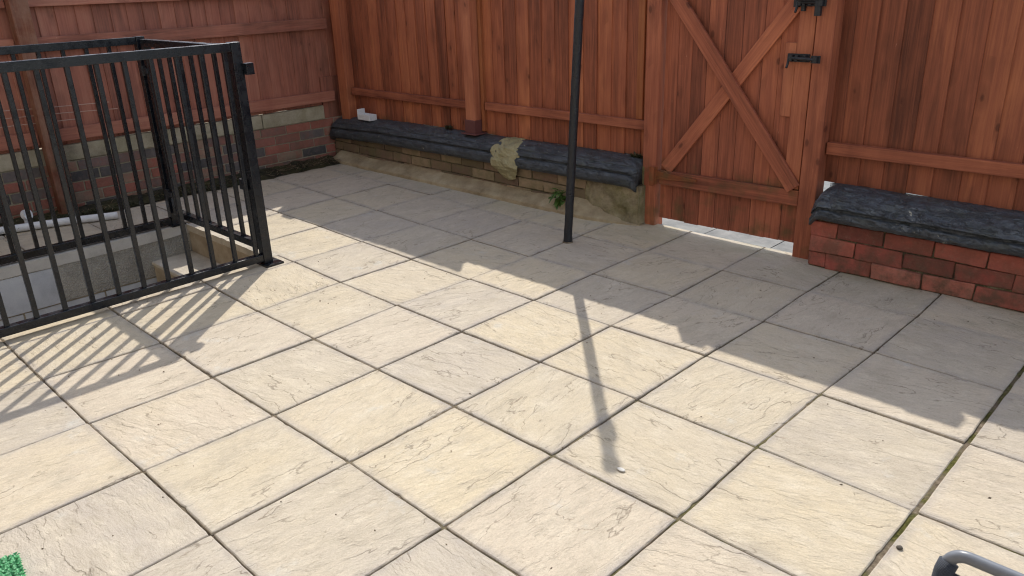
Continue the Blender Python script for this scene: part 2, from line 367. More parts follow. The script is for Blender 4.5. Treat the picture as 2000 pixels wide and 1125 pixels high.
def clip(poly, nx, ny, d):                 # keep nx*x+ny*y <= d
    out = []
    for k in range(len(poly)):
        a, b = poly[k], poly[(k + 1) % len(poly)]
        da, db = nx * a.x + ny * a.y - d, nx * b.x + ny * b.y - d
        if da <= 0: out.append(a)
        if (da < 0 < db) or (db < 0 < da): out.append(a.lerp(b, da / (da - db)))
    return out
def inset(poly, d):
    n = len(poly); out = []
    for k in range(n):
        p0, p1, p2 = poly[k - 1], poly[k], poly[(k + 1) % n]
        e1, e2 = (p1 - p0).normalized(), (p2 - p1).normalized()
        n1, n2 = Vector((-e1.y, e1.x)), Vector((-e2.y, e2.x))
        b = (n1 + n2); b /= max(.3, b.dot(n1)); out.append(p1 + b * d)
    return out
WX0, WX1, WY = -7.66, -5.44, 1.93          # stairwell opening
slabs = MB()
def add_slab(poly, gaps=.0078):
    if len(poly) < 3: return
    j_ = sum(p.x for p in poly) / len(poly)
    area = sum(poly[k].x * poly[(k + 1) % len(poly)].y - poly[(k + 1) % len(poly)].x * poly[k].y for k in range(len(poly))) / 2
    if abs(area) < .015: return
    poly = inset(poly, gaps)
    out = []
    for k in range(len(poly)):
        a, b = poly[k], poly[(k + 1) % len(poly)]; L = (b - a).length; n = max(1, int(L / .045))
        e = (b - a).normalized() if L > 1e-6 else Vector((1, 0)); nn = Vector((-e.y, e.x)); ph = rnd.uniform(0, 99)
        for q in range(n):
            t = q / n; w = 0.0042 * (noise.noise((ph + t * L * 6, 0, 0)) + .6 * noise.noise((ph + t * L * 22, 5, 0)))
            if rnd.random() < .008: w += .008
            if q == 0: w = .006
            out.append(a + e * t * L + nn * w)
    r = rnd.random(); ang = (rnd.choice((90, 90, 270, 90, 0)) if j_ < 0 else rnd.choice((0, 180, 0, 90))) + rnd.uniform(-16, 16); ca, sa = math.cos(math.radians(ang)), math.sin(math.radians(ang))
    c0 = sum(out, Vector((0, 0))) / len(out); ox, oy, oz = rnd.uniform(0, 90), rnd.uniform(0, 90), rnd.uniform(0, 90)
    tx, ty, z0 = rnd.uniform(-.006, .006), rnd.uniform(-.006, .006), rnd.uniform(-.005, .004)
    def g(p): d = (p - c0) * U; return (d.x * ca + d.y * sa + ox, -d.x * sa + d.y * ca + oy, oz)
    def z(p, dz=0): return (p.x, p.y, dz + z0 + tx * (p.x - c0.x) + ty * (p.y - c0.y))
    top = inset(out, .007); inn = inset(poly, .075); inn2 = []
    # inner ring matched by pulling every edge point towards the middle
    inn2 = [p + (c0 - p) * .16 for p in out]
    n = len(out)
    for k in range(n):
        a, b = k, (k + 1) % n
        for A, zA, B, zB, ea, eb in ((out, -.006, top, 0, 1, 1), (top, 0, inn2, 0, 1, 0)):
            pts = [A[a], A[b], B[b], B[a]]
            slabs.poly([z(A[a], zA), z(A[b], zA), z(B[b], zB), z(B[a], zB)], r, [g(p) for p in pts], [ea, ea, eb, eb])
        slabs.poly([z(out[a], -.09), z(out[b], -.09), z(out[b], -.006), z(out[a], -.006)], r, [g(p) for p in (out[a], out[b], out[b], out[a])], [1] * 4)
    slabs.poly([z(p) for p in inn2], r, [g(p) for p in inn2], [0] * n)
for i in range(-5, 6):
    for j in range(-10, 6):
        P4 = [corner(i, j), corner(i, j + 1), corner(i + 1, j + 1), corner(i + 1, j)]
        ymax = 5.975 if j in (-3, -2, -1) else 5.80
        if i == 5: P4[2].y = P4[3].y = 5.975 if j in (-3, -2, -1) else 5.80
        P4 = clip(P4, 0, 1, ymax); P4 = clip(P4, -1, 0, 9.22)
        if j == 2:                                  # the wide mossy joint
            for p in P4:
                if p.x < 2.2: p.x += .014
        if i < 2 and j < -5 + 1:
            add_slab(clip([p.copy() for p in P4], -1, 0, -WX1 - .02 if False else -(WX1 + .03)))
            add_slab(clip([p.copy() for p in P4], 1, 0, WX0 - .14))
            mid = clip(clip(clip([p.copy() for p in P4], -1, 0, -(WX0 - .14)), 1, 0, WX1 + .03), 0, -1, -(WY + .12))
            add_slab(mid)
        else: add_slab(P4)
o = struct(slabs.build('patio_paving', M['slab']))
b = MB()
def sheet(mb, x0, x1, y0, y1, z, r=.5): mb.poly([(x0, y0, z), (x1, y0, z), (x1, y1, z), (x0, y1, z)], r)
def bed_z(x, y): return min(-.0105, -.0150 + .020 * noise.noise((x * 2.6, y * 2.6, 4)) + .008 * noise.noise((x * 11, y * 11, 9)))
def bedding(x0, x1, y0, y1, st=.06):
    nx, ny = max(1, int((x1 - x0) / st)), max(1, int((y1 - y0) / st))
    n0 = len(b.v)
    for i_ in range(nx + 1):
        for j_ in range(ny + 1):
            x, y = x0 + (x1 - x0) * i_ / nx, y0 + (y1 - y0) * j_ / ny; b.v.append((x, y, bed_z(x, y)))
    for i_ in range(nx):
        for j_ in range(ny):
            q = (n0 + i_ * (ny + 1) + j_, n0 + (i_ + 1) * (ny + 1) + j_, n0 + (i_ + 1) * (ny + 1) + j_ + 1, n0 + i_ * (ny + 1) + j_ + 1)
            b.f.append(q); b.r.append(.5); b.e += [0.0] * 4; b.g += [tuple(c * U for c in b.v[t]) for t in q]
for x0, x1, y0, y1 in ((-9.6, WX0, -2.4, 5.9), (WX1, 6.5, -3, 5.9), (WX0, WX1, WY, 5.9)): bedding(x0, x1, y0, y1)
sheet(b, -9.6, WX0, -5, -2.4, -.012); sheet(b, WX1, 6.5, -5, -3, -.012)
sheet(b, -2.6, -.4, 5.9, 5.99, -.012)
# the wide joint at the right is filled almost flush with mossy mortar
pl = [corner(i, 2) for i in range(-5, 7)]; pl[-1].y = 5.8
for k in range(len(pl) - 1):
    for q in range(24):
        a_, c_ = pl[k].lerp(pl[k + 1], q / 24), pl[k].lerp(pl[k + 1], (q + 1) / 24)
        def px_(p, s): return (p.x + .014 + s * .022 + .004 * noise.noise((p.y * 9, s, 0)), p.y, -.011 + .006 * noise.noise((p.y * 7, s * 2, 1)))
        b.poly([px_(a_, -1), px_(a_, 1), px_(c_, 1), px_(c_, -1)])
struct(b.build('joint_bedding', M['mortar']))
b = MB()
for x0, x1, y0, y1 in ((-200, WX0 - .3, -200, 5.9), (WX1 + .3, 200, -200, 5.9), (WX0 - .3, WX1 + .3, WY + .3, 5.9)): sheet(b, x0, x1, y0, y1, -.3)
struct(b.build('ground', M['earth']))
b = MB(); sheet(b, -200, 200, 6.14, 200, -.10)
b.poly([(-200, 6.14, -.3), (200, 6.14, -.3), (200, 6.14, -.10), (-200, 6.14, -.10)])
struct(b.build('alley_ground', M['alley']))
b = MB()
for k in range(3): b.box(-2.75 + k * .9, -2.75 + k * .9 + .885, 5.985, 6.7, -.25, -.022, L=0, j=.003)
struct(b.build('alley_kerb', M['alley'])).modifiers.clear()

# ------------------------------------------------------------------ stairwell
sw = thing('stairwell', 'sunken concrete stairwell with tan steps inside the black railings', 'stairwell', (-6.5, 1.9, 0))
b = MB(); D = -2.4
b.box(WX0 - .28, WX0, -5.2, WY + .0, -.62, -.135, L=1)
b.build('rough_wall', M['pebbled'], sw)
b = MB(); y = -5.2
while y < WY:
    y2 = min(WY, y + .98)
    for z0, z1 in ((-1.10, -.645), (-1.58, -1.12), (-2.05, -1.60)): b.box(WX0 - .28, WX0 - .012, y + .01, y2 - .01, z0, z1, L=1)
    y = y2
b.box(WX0 - .28, WX0 + .006, -5.2, .18, -.625, -.15, L=1)
b.build('block_wall', M['block'], sw, .002)
b = MB(); b.box(WX0 - .27, WX0 - .022, -5.2, WY, -2.3, -.62, L=1); b.build('block_joints', M['mortarpale'], sw)
b = MB(); n = 60; x0, x1 = WX0 - .14, WX0 + .015
for k in range(n):
    ya, yb = -5.2 + (WY + 5.2) * k / n, -5.2 + (WY + 5.2) * (k + 1) / n
    za, zb = [-.135 + .016 * noise.noise((q * 3, 0, 1)) for q in (ya, yb)]
    b.poly([(x0, ya, .006), (x1, ya, .006), (x1, yb, .006), (x0, yb, .006)])
    b.poly([(x1, ya, .006), (x1, ya, za), (x1, yb, zb), (x1, yb, .006)])
    b.poly([(x1, ya, za), (x1 - .03, ya, za), (x1 - .03, yb, zb), (x1, yb, zb)])
b.build('edge_coping', M['concrete'], sw)
b = MB(); b.box(WX0, WX1 + .2, WY, WY + .3, -2.3, -.075, L=0); b.box(WX1 + .012, WX1 + .25, -5.2, WY, -2.3, -.07, L=1); b.build('tan_wall', M['tanwall'], sw)
b = MB(); n = 22
for k in range(n):                                   # ragged sunlit lip above the end wall and under the front rail
    xa, xb = WX0 + .02 + (WX1 - WX0) * k / n, WX0 + .02 + (WX1 - WX0) * (k + 1) / n
    b.box(xa, xb + .002, WY - .025 + rnd.uniform(0, .012), WY + .115, -.085, .004 + rnd.uniform(-.002, .002), L=0)
n = 70
for k in range(n):
    ya, yb = -5.2 + (WY + 5.3) * k / n, -5.2 + (WY + 5.3) * (k + 1) / n
    b.box(WX1 - .01 + .035 * noise.noise((ya * 2.3, 3, 0)), WX1 + .05, ya, yb + .002, -.085, .006 + rnd.uniform(-.003, .003), L=1)
b.build('edge_lip', M['tread'], sw)
for k in range(5):
    zt = -.40 * (k + 1); y0 = WY - .57 * (k + 1)
    b = MB(); b.box(WX0 + .004, WX1 + .014, y0 - .02, WY - .57 * k - .002, zt - .05, zt, L=0); b.build('tread', M['tread'], sw, .003)
    b = MB(); b.box(WX0 + .004, WX1 + .014, y0, y0 + .3, -2.3, zt - .052, L=0); b.build('riser', M['tanwall'], sw)
b = MB(); sheet(b, WX0, WX1 + .1, -5.2, WY, -2.28); b.build('landing', M['concrete'], sw)

# ------------------------------------------------------------------ black railings
def rail_box(name, par, *a): b = MB(); b.box(*a); return b.build(name, M['rail'], par, .0025, seg=2)
fr = thing('railing', 'black metal railing along the patio edge of the stairwell', 'railing', (-5.23, 1.78, 0))
rail_box('post', fr, -5.285, -5.175, 1.735, 1.845, .02, 2.53)
rail_box('post', fr, -5.285, -5.175, -3.6, -3.49, .02, 2.53)
rail_box('top_rail', fr, -5.275, -5.185, -3.49, 1.735, 2.435, 2.525)
rail_box('bottom_rail', fr, -5.275, -5.185, -3.49, 1.735, .05, .135)
k = 0
y = 1.70 - .262 * .4
for k in range(19):
    yy = 1.67 - .262 * k
    rail_box('baluster', fr, -5.253, -5.207, yy - .023, yy + .023, .13, 2.44)
b = MB(); b.box(-5.33, -5.08, 1.70, 1.93, .0, .022); b.build('base_plate', M['rail'], fr)
gt = thing('railing_gate', 'narrow black metal gate across the head of the stairs', 'gate', (-6.4, 1.79, 0))
gy0, gy1 = 1.745, 1.835
rail_box('stile', gt, -5.40, -5.31, gy0, gy1, .17, 2.50)
rail_box('stile', gt, -7.60, -7.51, gy0, gy1, .17, 2.50)
rail_box('top_rail', gt, -7.51, -5.40, gy0, gy1, 2.41, 2.50)
rail_box('bottom_rail', gt, -7.51, -5.40, gy0, gy1, .17, .255)
for q in (-7.22, -6.92, -6.62, -6.32, -6.02, -5.72): rail_box('baluster', gt, q - .023, q + .023, 1.767, 1.813, .25, 2.42)
b = MB(); b.box(-5.43, -5.30, 1.70, 1.744, .9, 1.02); b.build('lock_plate', M['rail'], gt, .001)
b = MB(); b.box(-5.30, -5.12, 1.846, 1.90, 2.20, 2.28); b.box(-5.17, -5.09, 1.83, 1.92, 2.19, 2.31)
b.build('latch', M['rail'], gt, .001)
for hz in (2.05, .42):
    b = MB(); b.tube([(-7.64, 1.735, hz), (-7.64, 1.735, hz + .12)], .028); b.box(-7.70, -7.52, 1.72, 1.744, hz + .03, hz + .09); b.build('hinge', M['iron'], gt)
bk = thing('railing', 'black metal railing on the far edge of the stairwell beside the white pipe', 'railing', (-7.75, 1.78, 0))
rail_box('post', bk, -7.79, -7.68, 1.735, 1.845, .02, 2.53)
rail_box('post', bk, -7.79, -7.68, -3.6, -3.49, .02, 2.53)
rail_box('top_rail', bk, -7.78, -7.69, -3.49, 1.735, 2.435, 2.525)
rail_box('bottom_rail', bk, -7.78, -7.69, -3.49, 1.735, .03, .12)
for k in range(19):
    yy = 1.40 - .27 * k
    rail_box('baluster', bk, -7.758, -7.712, yy - .023, yy + .023, .11, 2.44)
b = MB(); b.box(-7.84, -7.62, 1.70, 1.9, .008, .03); b.build('base_plate', M['rail'], bk)

# ------------------------------------------------------------------ walls
def bricks(mb, along, face, z0, courses, a0, a1, L=.50, H=.1675, joint=.022, depth=.2, jit=.004, sgn=1, starts=None, relief=.006):
    """brick courses: along 'x' the face looks to -y, along 'y' to +x"""
    for c in range(courses):
        a = a0 - (L * (starts[c] if starts else (.5 if c % 2 else 0)))
        while a < a1:
            l = L + rnd.uniform(-.01, .01)
            s0, s1 = max(a, a0) + joint / 2, min(a + l, a1) - joint / 2
            if s1 - s0 > .05:
                f = face + rnd.uniform(-relief, relief); zz = z0 + c * H
                if along == 'x': mb.box(s0, s1, f, f + depth, zz + joint / 2, zz + H - joint / 2, L=0, j=jit)
                else: mb.box(f - depth, f, s0, s1, zz + joint / 2, zz + H - joint / 2, L=1, j=jit)
            a += l
def coping(mb, x0, x1, prof, rough, seedz, ztop, endcurve=.0, step=.03, cut=()):
    """prof: list of (y, z, amp) from back to front/bottom; ztop(x) lifts it"""
    n = int((x1 - x0) / step); rows = []
    for k in range(n + 1):
        x = x0 + (x1 - x0) * k / n; row = []
        dd = min(x - x0, x1 - x)
        for (y, z, a) in prof:
            v = rough * a * (noise.fractal((x * 2.2, y * 5 + seedz, z * 5), .8, 2.1, 5) + .45 * noise.fractal((x * 9, y * 13, z * 13 + seedz), .6, 2, 3))
            gg = noise.noise((x * 7 + z * 9, z * 4 - x * 1.5, seedz)); v -= rough * a * 1.1 * max(0, gg - .28)
            v += rough * a * .5 * noise.noise((x * 22, y * 26, z * 26))
            rnd_e = endcurve * max(0, 1 - dd / .12) ** 2
            row.append((x, y - v * .9 + rnd_e * .5, z + ztop(x) + v * .8 - rnd_e * (1 if a > .3 else .2)))
        rows.append(row)
    base = len(mb.v)
    for r_ in rows: mb.v += r_
    m_ = len(prof)
    for k in range(n):
        for q in range(m_ - 1):
            i0 = base + k * m_ + q
            mb.f.append((i0, i0 + 1, i0 + m_ + 1, i0 + m_)); mb.r.append(.5); mb.e += [0] * 4; mb.g += [tuple(c * U for c in mb.v[t]) for t in mb.f[-1]]
    for k, rev in ((0, True), (n, False)):
        idx = [base + k * m_ + q for q in range(m_)]
        if rev: idx.reverse()
        mb.f.append(tuple(idx)); mb.r.append(.5); mb.e += [0] * m_; mb.g += [tuple(c * U for c in mb.v[t]) for t in idx]
def dense(prof, n=5):
    out = []
    for k in range(len(prof) - 1):
        a, b = prof[k], prof[k + 1]
        for q in range(n): out.append(tuple(a[c] + (b[c] - a[c]) * q / n for c in range(3)))
    return out + [prof[-1]]

# low wall right of the gate
rw = thing('low_brick_wall', 'low red brick wall with thick rough black coping right of the gate', 'wall', (1, 5.8, 0))
b = MB(); bricks(b, 'x', 5.68, .0, 3, -.36, 5.2, starts=(.62, .0, .42), jit=.011, relief=.012, depth=.3, joint=.010, L=.49, H=.178); b.build('brickwork', M['brickred'], rw, .006, seg=3)
b = MB(); b.box(-.35, 5.2, 5.712, 6.12, -.03, .56, L=0); b.build('mortar', M['mortardark'], rw)
prof = dense([(6.14, .56, 0), (6.14, .84, 0), (6.05, .875, .2), (5.93, .885, .5), (5.80, .865, .8), (5.69, .82, 1), (5.61, .755, 1), (5.575, .715, .9), (5.615, .695, .4), (5.615, .68, .4), (5.57, .662, 1), (5.56, .61, 1), (5.585, .57, .9), (5.65, .55, .5), (5.75, .545, .2)], 5)
b = MB(); coping(b, -.36, 5.2, prof, .026, 3.3, lambda x: -.004 * x, .10, .022); b.build('coping', M['bitumen2'], rw, smooth=True)
# low wall left of the gate
lw = thing('low_brick_wall', 'low mossy wall with rounded black coping running left of the gate', 'wall', (-6, 5.8, 0))
zt = lambda x: -.045 + .045 * min(1, max(0, (x + 9.5) / 6.5)) - (.035 * max(0, (-8.2 - x)) / 1.3)
b = MB(); bricks(b, 'x', 5.755, .03, 3, -9.6, -3.55, L=.50, H=.155, jit=.006, relief=.008, joint=.016); b.build('brickwork', M['brickbrown'], lw, .003)
b = MB(); b.box(-9.8, -2.70, 5.772, 6.1, -.03, .53, L=0); b.build('mortar', M['mortardark'], lw)
prof = dense([(6.14, .50, 0), (6.14, .82, 0), (6.04, .855, .15), (5.92, .855, .35), (5.80, .82, .5), (5.725, .775, .6), (5.725, .758, .2), (5.69, .745, .6), (5.665, .695, .6), (5.695, .68, .2), (5.695, .668, .2), (5.655, .655, .6), (5.635, .61, .7), (5.64, .54, .7), (5.665, .505, .6), (5.73, .485, .4), (5.80, .48, .1)], 4)
b = MB(); coping(b, -9.62, -2.72, prof, .012, 9.1, zt, .05, .03); b.build('coping', M['bitumen'], lw, smooth=True)
# rendered mossy end of that wall
def lump(mb, x0, x1, y_at, z0, z1, nx, nz, amp, seed):
    """front skin y_at(x,z) facing -y with a rim going back"""
    g = [[None] * (nz + 1) for _ in range(nx + 1)]
    for a in range(nx + 1):
        for c in range(nz + 1):
            x = x0 + (x1 - x0) * a / nx; z = z0 + (z1 - z0) * c / nz
            y = y_at(x, z, a / nx, c / nz) - amp * noise.fractal((x * 5, z * 5, seed), .8, 2, 4)
            g[a][c] = (x, y, z)
    for a in range(nx):
        for c in range(nz): mb.poly([g[a][c], g[a + 1][c], g[a + 1][c + 1], g[a][c + 1]])
b = MB()
def endface(x, z, s, t): return 5.715 + .05 * s ** 6 - .05 * (1 - t) ** 2 * s + .05 * max(0, 1 - ((x + 2.95) ** 2 + (z - .14) ** 2) / .012) + (.10 * max(0, 1 - (x + 3.75) / .35) if x < -3.4 else 0)
lump(b, -3.75, -2.66, endface, -.02, .52, 44, 22, .022, 4)
lump(b, -2.675, -2.66, lambda x, z, s, t: 5.72 + s * .38, -.02, .52, 1, 12, .01, 2)
b.box(-3.4, -2.665, 5.74, 6.1, -.03, .515, L=0)
b.box(-2.722, -2.69, 5.86, 6.12, .5, .76, L=0)
b.build('mossy_render', M['render'], lw)
# sandy fillet at its foot
b = MB(); n = 130
for k in range(n):
    def pts(x):
        s = min(1, max(0, (-2.62 - x) / .8)) ** .6
        w = noise.noise((x * 1.3, 0, 8)) * .025 + noise.noise((x * 6, 2, 8)) * .010
        f = 5.76 - .24 * s + w; h = (.135 + .05 * noise.noise((x * .9, 5, 1))) * s
        if x > -3.9: h *= 1.15
        return [(x, f, -.01), (x, f + .008, .045 * s), (x, f + .06, .075 * s + .01 * noise.noise((x * 5, 1, 1))), (x, f + .15, h * .85), (x, 5.76, h + .03 * s), (x, 5.80, h + .03 * s)]
    xa, xb = -9.45 + 6.8 * k / n, -9.45 + 6.8 * (k + 1) / n
    A, B_ = pts(xa), pts(xb)
    for q in range(5): b.poly([A[q], B_[q], B_[q + 1], A[q + 1]])
o = b.build('sandy_fillet', M['fillet'], lw)
# pale mortar patch swallowing a coping joint
b = MB(); cx, cz = -5.03, .0; ring = 34; rows = 12
def cop_y(t):                                            # follow the coping profile, t 0 top .. 1 bottom
    pr = [(6.0, .88), (5.90, .875), (5.78, .85), (5.67, .775), (5.63, .70), (5.61, .62), (5.60, .52), (5.655, .44), (5.69, .36), (5.72, .30)]
    f = t * (len(pr) - 1); i = min(int(f), len(pr) - 2); f -= i
    return pr[i][0] + (pr[i + 1][0] - pr[i][0]) * f, pr[i][1] + (pr[i + 1][1] - pr[i][1]) * f
gr = []
for a in range(rows * 2 + 1):
    t = a / (rows * 2); wdt = .29 * math.sin(math.pi * min(1, max(.0, (t * .84 + .13)))) ** .8 * (1 + .12 * noise.noise((t * 5, 1, 1)))
    row = []
    for c in range(17):
        s = c / 16 * 2 - 1; x = cx + s * wdt * (1 + .08 * noise.noise((t * 6, s * 2, 3))) + .06 * (t - .5)
        y, z = cop_y(t); bul = .030 * (1 - s ** 4) + .042 * noise.fractal((x * 7, t * 7, 1), .8, 2, 3) - .022
        row.append((x, y - bul, z - .015 + bul * .6 + zt(x)))
    gr.append(row)
for a in range(rows * 2):
    for c in range(16): b.poly([gr[a][c], gr[a + 1][c], gr[a + 1][c + 1], gr[a][c + 1]])
o = b.build('mortar_patch', M['patch'], lw, smooth=False); o['label'] = 'pale mossy mortar patch over the black coping'
# side wall
sdw = thing('side_brick_wall', 'low purple and red brick wall with pale stone cap along the left side', 'wall', (-9.75, 3, 0))
b = MB(); bricks(b, 'y', -9.65, -.03, 5, -5.2, 5.98, L=.50, H=.158, joint=.020, jit=.003, relief=.004); b.build('brickwork', M['brickpurple'], sdw, .0015)
b = MB(); b.box(-10.1, -9.662, -5.2, 6.0, -.05, .76, L=1); b.box(-10.04, -9.66, .80, 1.2, .70, .985, L=1); b.build('mortar', M['mortarpale'], sdw)
y = -5.2
b = MB()
for y0, y1 in ((-5.2, -2.9), (-2.88, -.9), (-.88, .84), (1.12, 2.6), (2.62, 4.35), (4.365, 5.62)): b.box(-10.05, -9.64 + rnd.uniform(-.01, .01), y0, y1, .765, 1.0, L=1, j=.006)
b.build('stone_cap', M['capstone'], sdw, .006, seg=2)

# ------------------------------------------------------------------ fences
def boards(mb, along, face, a0, a1, z0, z1, pitch=.245, jz=.018, thick=.05, gap=0, top=None):
    a = a0; k = 0
    while a < a1 - .03:
        w = min(pitch * rnd.uniform(.93, 1.07), a1 - a); e = a + w + (.022 if a + w < a1 - .01 else 0)
        zb = (z0(a) if callable(z0) else z0) + rnd.uniform(-jz, jz); zt_ = (top(a) if top else z1) + rnd.uniform(-.01, .01)
        t0 = rnd.uniform(-.003, .003)
        if along == 'x':                                  # feathered: left edge thick and proud, right edge thin and tucked behind the next
            P = [(a - .02, face + .018 + t0, zb), (a + w, face + t0, zb), (a + w, face + .052 + t0, zb), (a - .02, face + .052 + t0, zb)]
        else:
            P = [(face - .018 + t0, a + w + .02, zb), (face + t0, a, zb), (face - .052 + t0, a, zb), (face - .052 + t0, a + w + .02, zb)]
            P = [P[1], P[0], P[3], P[2]]
        mb.block([Vector(p) for p in P] + [Vector((p[0] + rnd.uniform(-.004, .004), p[1], zt_)) for p in P], L=2)
        a += w; k += 1
# back fence left of the gate
bf = thing('wooden_fence', 'tall red-brown board fence standing on the black coping left of the gate', 'fence', (-6, 6, .8))
b = MB(); boards(b, 'x', 6.0, -9.75, -5.80, lambda x: .858 + zt(x) - .004, 3.84, jz=.005); b.build('board_panel', M['fence'], bf, .0012)
b = MB(); boards(b, 'x', 6.0, -5.79, -2.60, lambda x: .858 + zt(x) - .004, 3.46, jz=.006); b.build('board_panel', M['fence'], bf, .0012)
for a, c, z in ((-9.15, -6.0, 1.255), (-5.69, -2.74, 1.268), (-9.15, -6.0, 3.2), (-5.69, -2.74, 3.15)):
    b = MB(); b.box(a, c, 5.925, 5.996, z - .058, z + .062, L=0, j=.003); b.build('rail', M['post'], bf, .003, seg=2)
b = MB(); b.box(-9.42, -9.17, 5.84, 6.04, .74, 3.75, L=2, j=.004); b.build('corner_post', M['fence'], bf, .004, seg=2)
b = MB(); b.box(-6.01, -5.81, 5.82, 6.02, .86, 3.57, L=2, j=.003); b.build('post', M['post'], bf, .004, seg=2)
b = MB(); b.box(-6.025, -5.80, 5.808, 6.03, .845, 1.06, L=2, j=.006); b.build('post_shoe', M['flange'], bf, .003)
b = MB(); b.box(-6.08, -5.74, 5.76, 6.06, .84, .858, L=0, j=.004); b.build('post_flange', M['flange'], bf, .003)
b = MB(); b.box(-5.79, -5.735, 5.95, 6.02, .88, 3.5, L=2, j=.006); b.box(-6.055, -6.02, 5.93, 6.0, 1.5, 3.7, L=2); b.build('batten', M['batten'], bf, .002)
b = MB(); b.box(-2.93, -2.83, 5.975, 6.0, 1.33, 3.3, L=2); b.build('pale_batten', M['batten'], bf, .002)
b = MB(); b.box(-2.725, -2.515, 5.86, 6.06, -.02, 3.61, L=2, j=.004); b.build('gate_post', M['gatewood'], bf, .004, seg=2)
# back fence right of the gate
rf = thing('wooden_fence', 'red-brown board fence above the low red brick wall right of the gate', 'fence', (1, 6, .9))
b = MB(); boards(b, 'x', 6.02, -.52, 5.2, .872, 3.44, pitch=.243, jz=.009); b.build('board_panel', M['fence_right'], rf, .0012)
for z in (1.262, 3.15):
    b = MB(); b.box(-.40, 5.2, 5.945, 6.016, z - .068, z + .062, L=0, j=.003); b.build('rail', M['post'], rf, .003, seg=2)
b = MB(); b.box(-.615, -.42, 5.85, 6.05, -.02, 3.53, L=2, j=.004); b.build('gate_post', M['post'], rf, .004, seg=2)
# side fence
sf = thing('wooden_fence', 'faded pinkish red board fence on the side brick wall at left', 'fence', (-9.7, 3, 1))
b = MB(); boards(b, 'y', -9.70, 1.0, 6.05, 1.002, 3.5, pitch=.25, jz=.006); b.build('board_panel', M['side'], sf, .0012)
b = MB(); boards(b, 'y', -9.70, -5.2, 1.0, 1.002, 3.5, pitch=.25, jz=.006); b.build('board_panel', M['side'], sf, .0012)
b = MB(); b.box(-9.76, -9.68, 5.63, 6.06, .70, 1.5, L=2); b.build('corner_board', M['side'], sf)
for a, c in ((1.11, 5.86), (-5.2, .85)):
    for z, h in ((1.155, .092), (2.42, .092), (3.0, .09)):
        b = MB(); b.box(-9.685, -9.60, a, c, z - h, z + h, L=1, j=.004); b.build('rail', M['side'], sf, .003, seg=2)
b = MB(); b.box(-9.62, -9.42, .86, 1.10, -.01, 3.7, L=2, j=.006); b.build('post', M['oldpost'], sf, .005, seg=2)
for z in (.52, .74, 1.02, .3):
    b = MB(); b.tube([(-9.415, .98, z), (-9.395, .98, z)], .022, 8); b.build('bolt', M['concrete'], sf)

# ------------------------------------------------------------------ gate
g = thing('garden_gate', 'red-brown ledged board gate with crossed braces and black bolts', 'gate', (-1.55, 6, .1)); g.location.y -= .06 * U
b = MB(); x = -2.495; ws = (.185, .19, .20, .215, .215, .255, .20, .19, .22)
tot = sum(ws); kx = 1.885 / tot
for w in ws:
    w *= kx; zb = .098 + .035 * (x + 2.5) / 1.9 + rnd.uniform(-.008, .008); t0 = rnd.uniform(-.004, .004)
    b.block([(x + .003, 6.0 + t0, zb), (x + w - .003, 6.004 + t0, zb), (x + w - .003, 6.04, zb), (x + .003, 6.04, zb)] + [(x + .003, 6.0 + t0, 3.61), (x + w - .003, 6.004 + t0, 3.61), (x + w - .003, 6.04, 3.61), (x + .003, 6.04, 3.61)], L=2)
    x += w
b.build('board_panel', M['gatewood'], g, .0015)
for z in (.655, 2.98):
    b = MB(); b.block([(-2.48, 5.935, z - .095), (-.625, 5.935, z - .072), (-.625, 5.996, z - .072), (-2.48, 5.996, z - .095), (-2.48, 5.935, z + .088), (-.625, 5.935, z + .108), (-.625, 5.996, z + .108), (-2.48, 5.996, z + .088)], L=0)
    b.build('ledge', M['gatewood'], g, .003, seg=2)
b = MB(); b.box(-.815, -.635, 5.945, 5.997, .77, 3.58, L=2); b.build('stile', M['post'], g, .003, seg=2)
b = MB(); b.beam((-2.36, 5.965, .73), (-.78, 5.965, 2.86), .055, .165, (0, 1, 0)); 
b = MB()
def brace(a, c, y0, y1, w):
    a, c = Vector((a[0], 0, a[1])), Vector((c[0], 0, c[1])); d = (c - a).normalized(); nrm = Vector((-d.z, 0, d.x)) * w / 2
    P = []
    for y in (y0, y1):
        P += [(a - nrm) + Vector((0, y, 0)), (c - nrm) + Vector((0, y, 0)), (c + nrm) + Vector((0, y, 0)), (a + nrm) + Vector((0, y, 0))]
    mb = MB(); mb.block(P, L=0); return mb
brace((-2.40, .76), (-.77, 2.87), 5.952, 5.997, .17).build('brace', M['gatewood'], g, .003)
brace((-2.42, 2.93), (-.68, .78), 5.905, 5.951, .17).build('brace', M['gatewood'], g, .003)
b = MB(); b.box(-.95, -.822, 5.965, 5.998, 1.56, 2.34, L=2); b.build('repair_board', M['post'], g, .002)
b = MB(); b.box(-2.56, -2.50, 5.835, 5.862, .55, .80, L=2); b.block([(-2.50, 5.905, .625), (-1.92, 5.915, .672), (-1.92, 5.934, .672), (-2.50, 5.934, .625), (-2.50, 5.905, .735), (-1.92, 5.915, .70), (-1.92, 5.934, .70), (-2.50, 5.934, .735)], L=0)
b.box(-2.515, -2.495, 5.84, 5.93, .56, .79, L=2)
b.build('strap_hinge', M['batten'], g, .001)
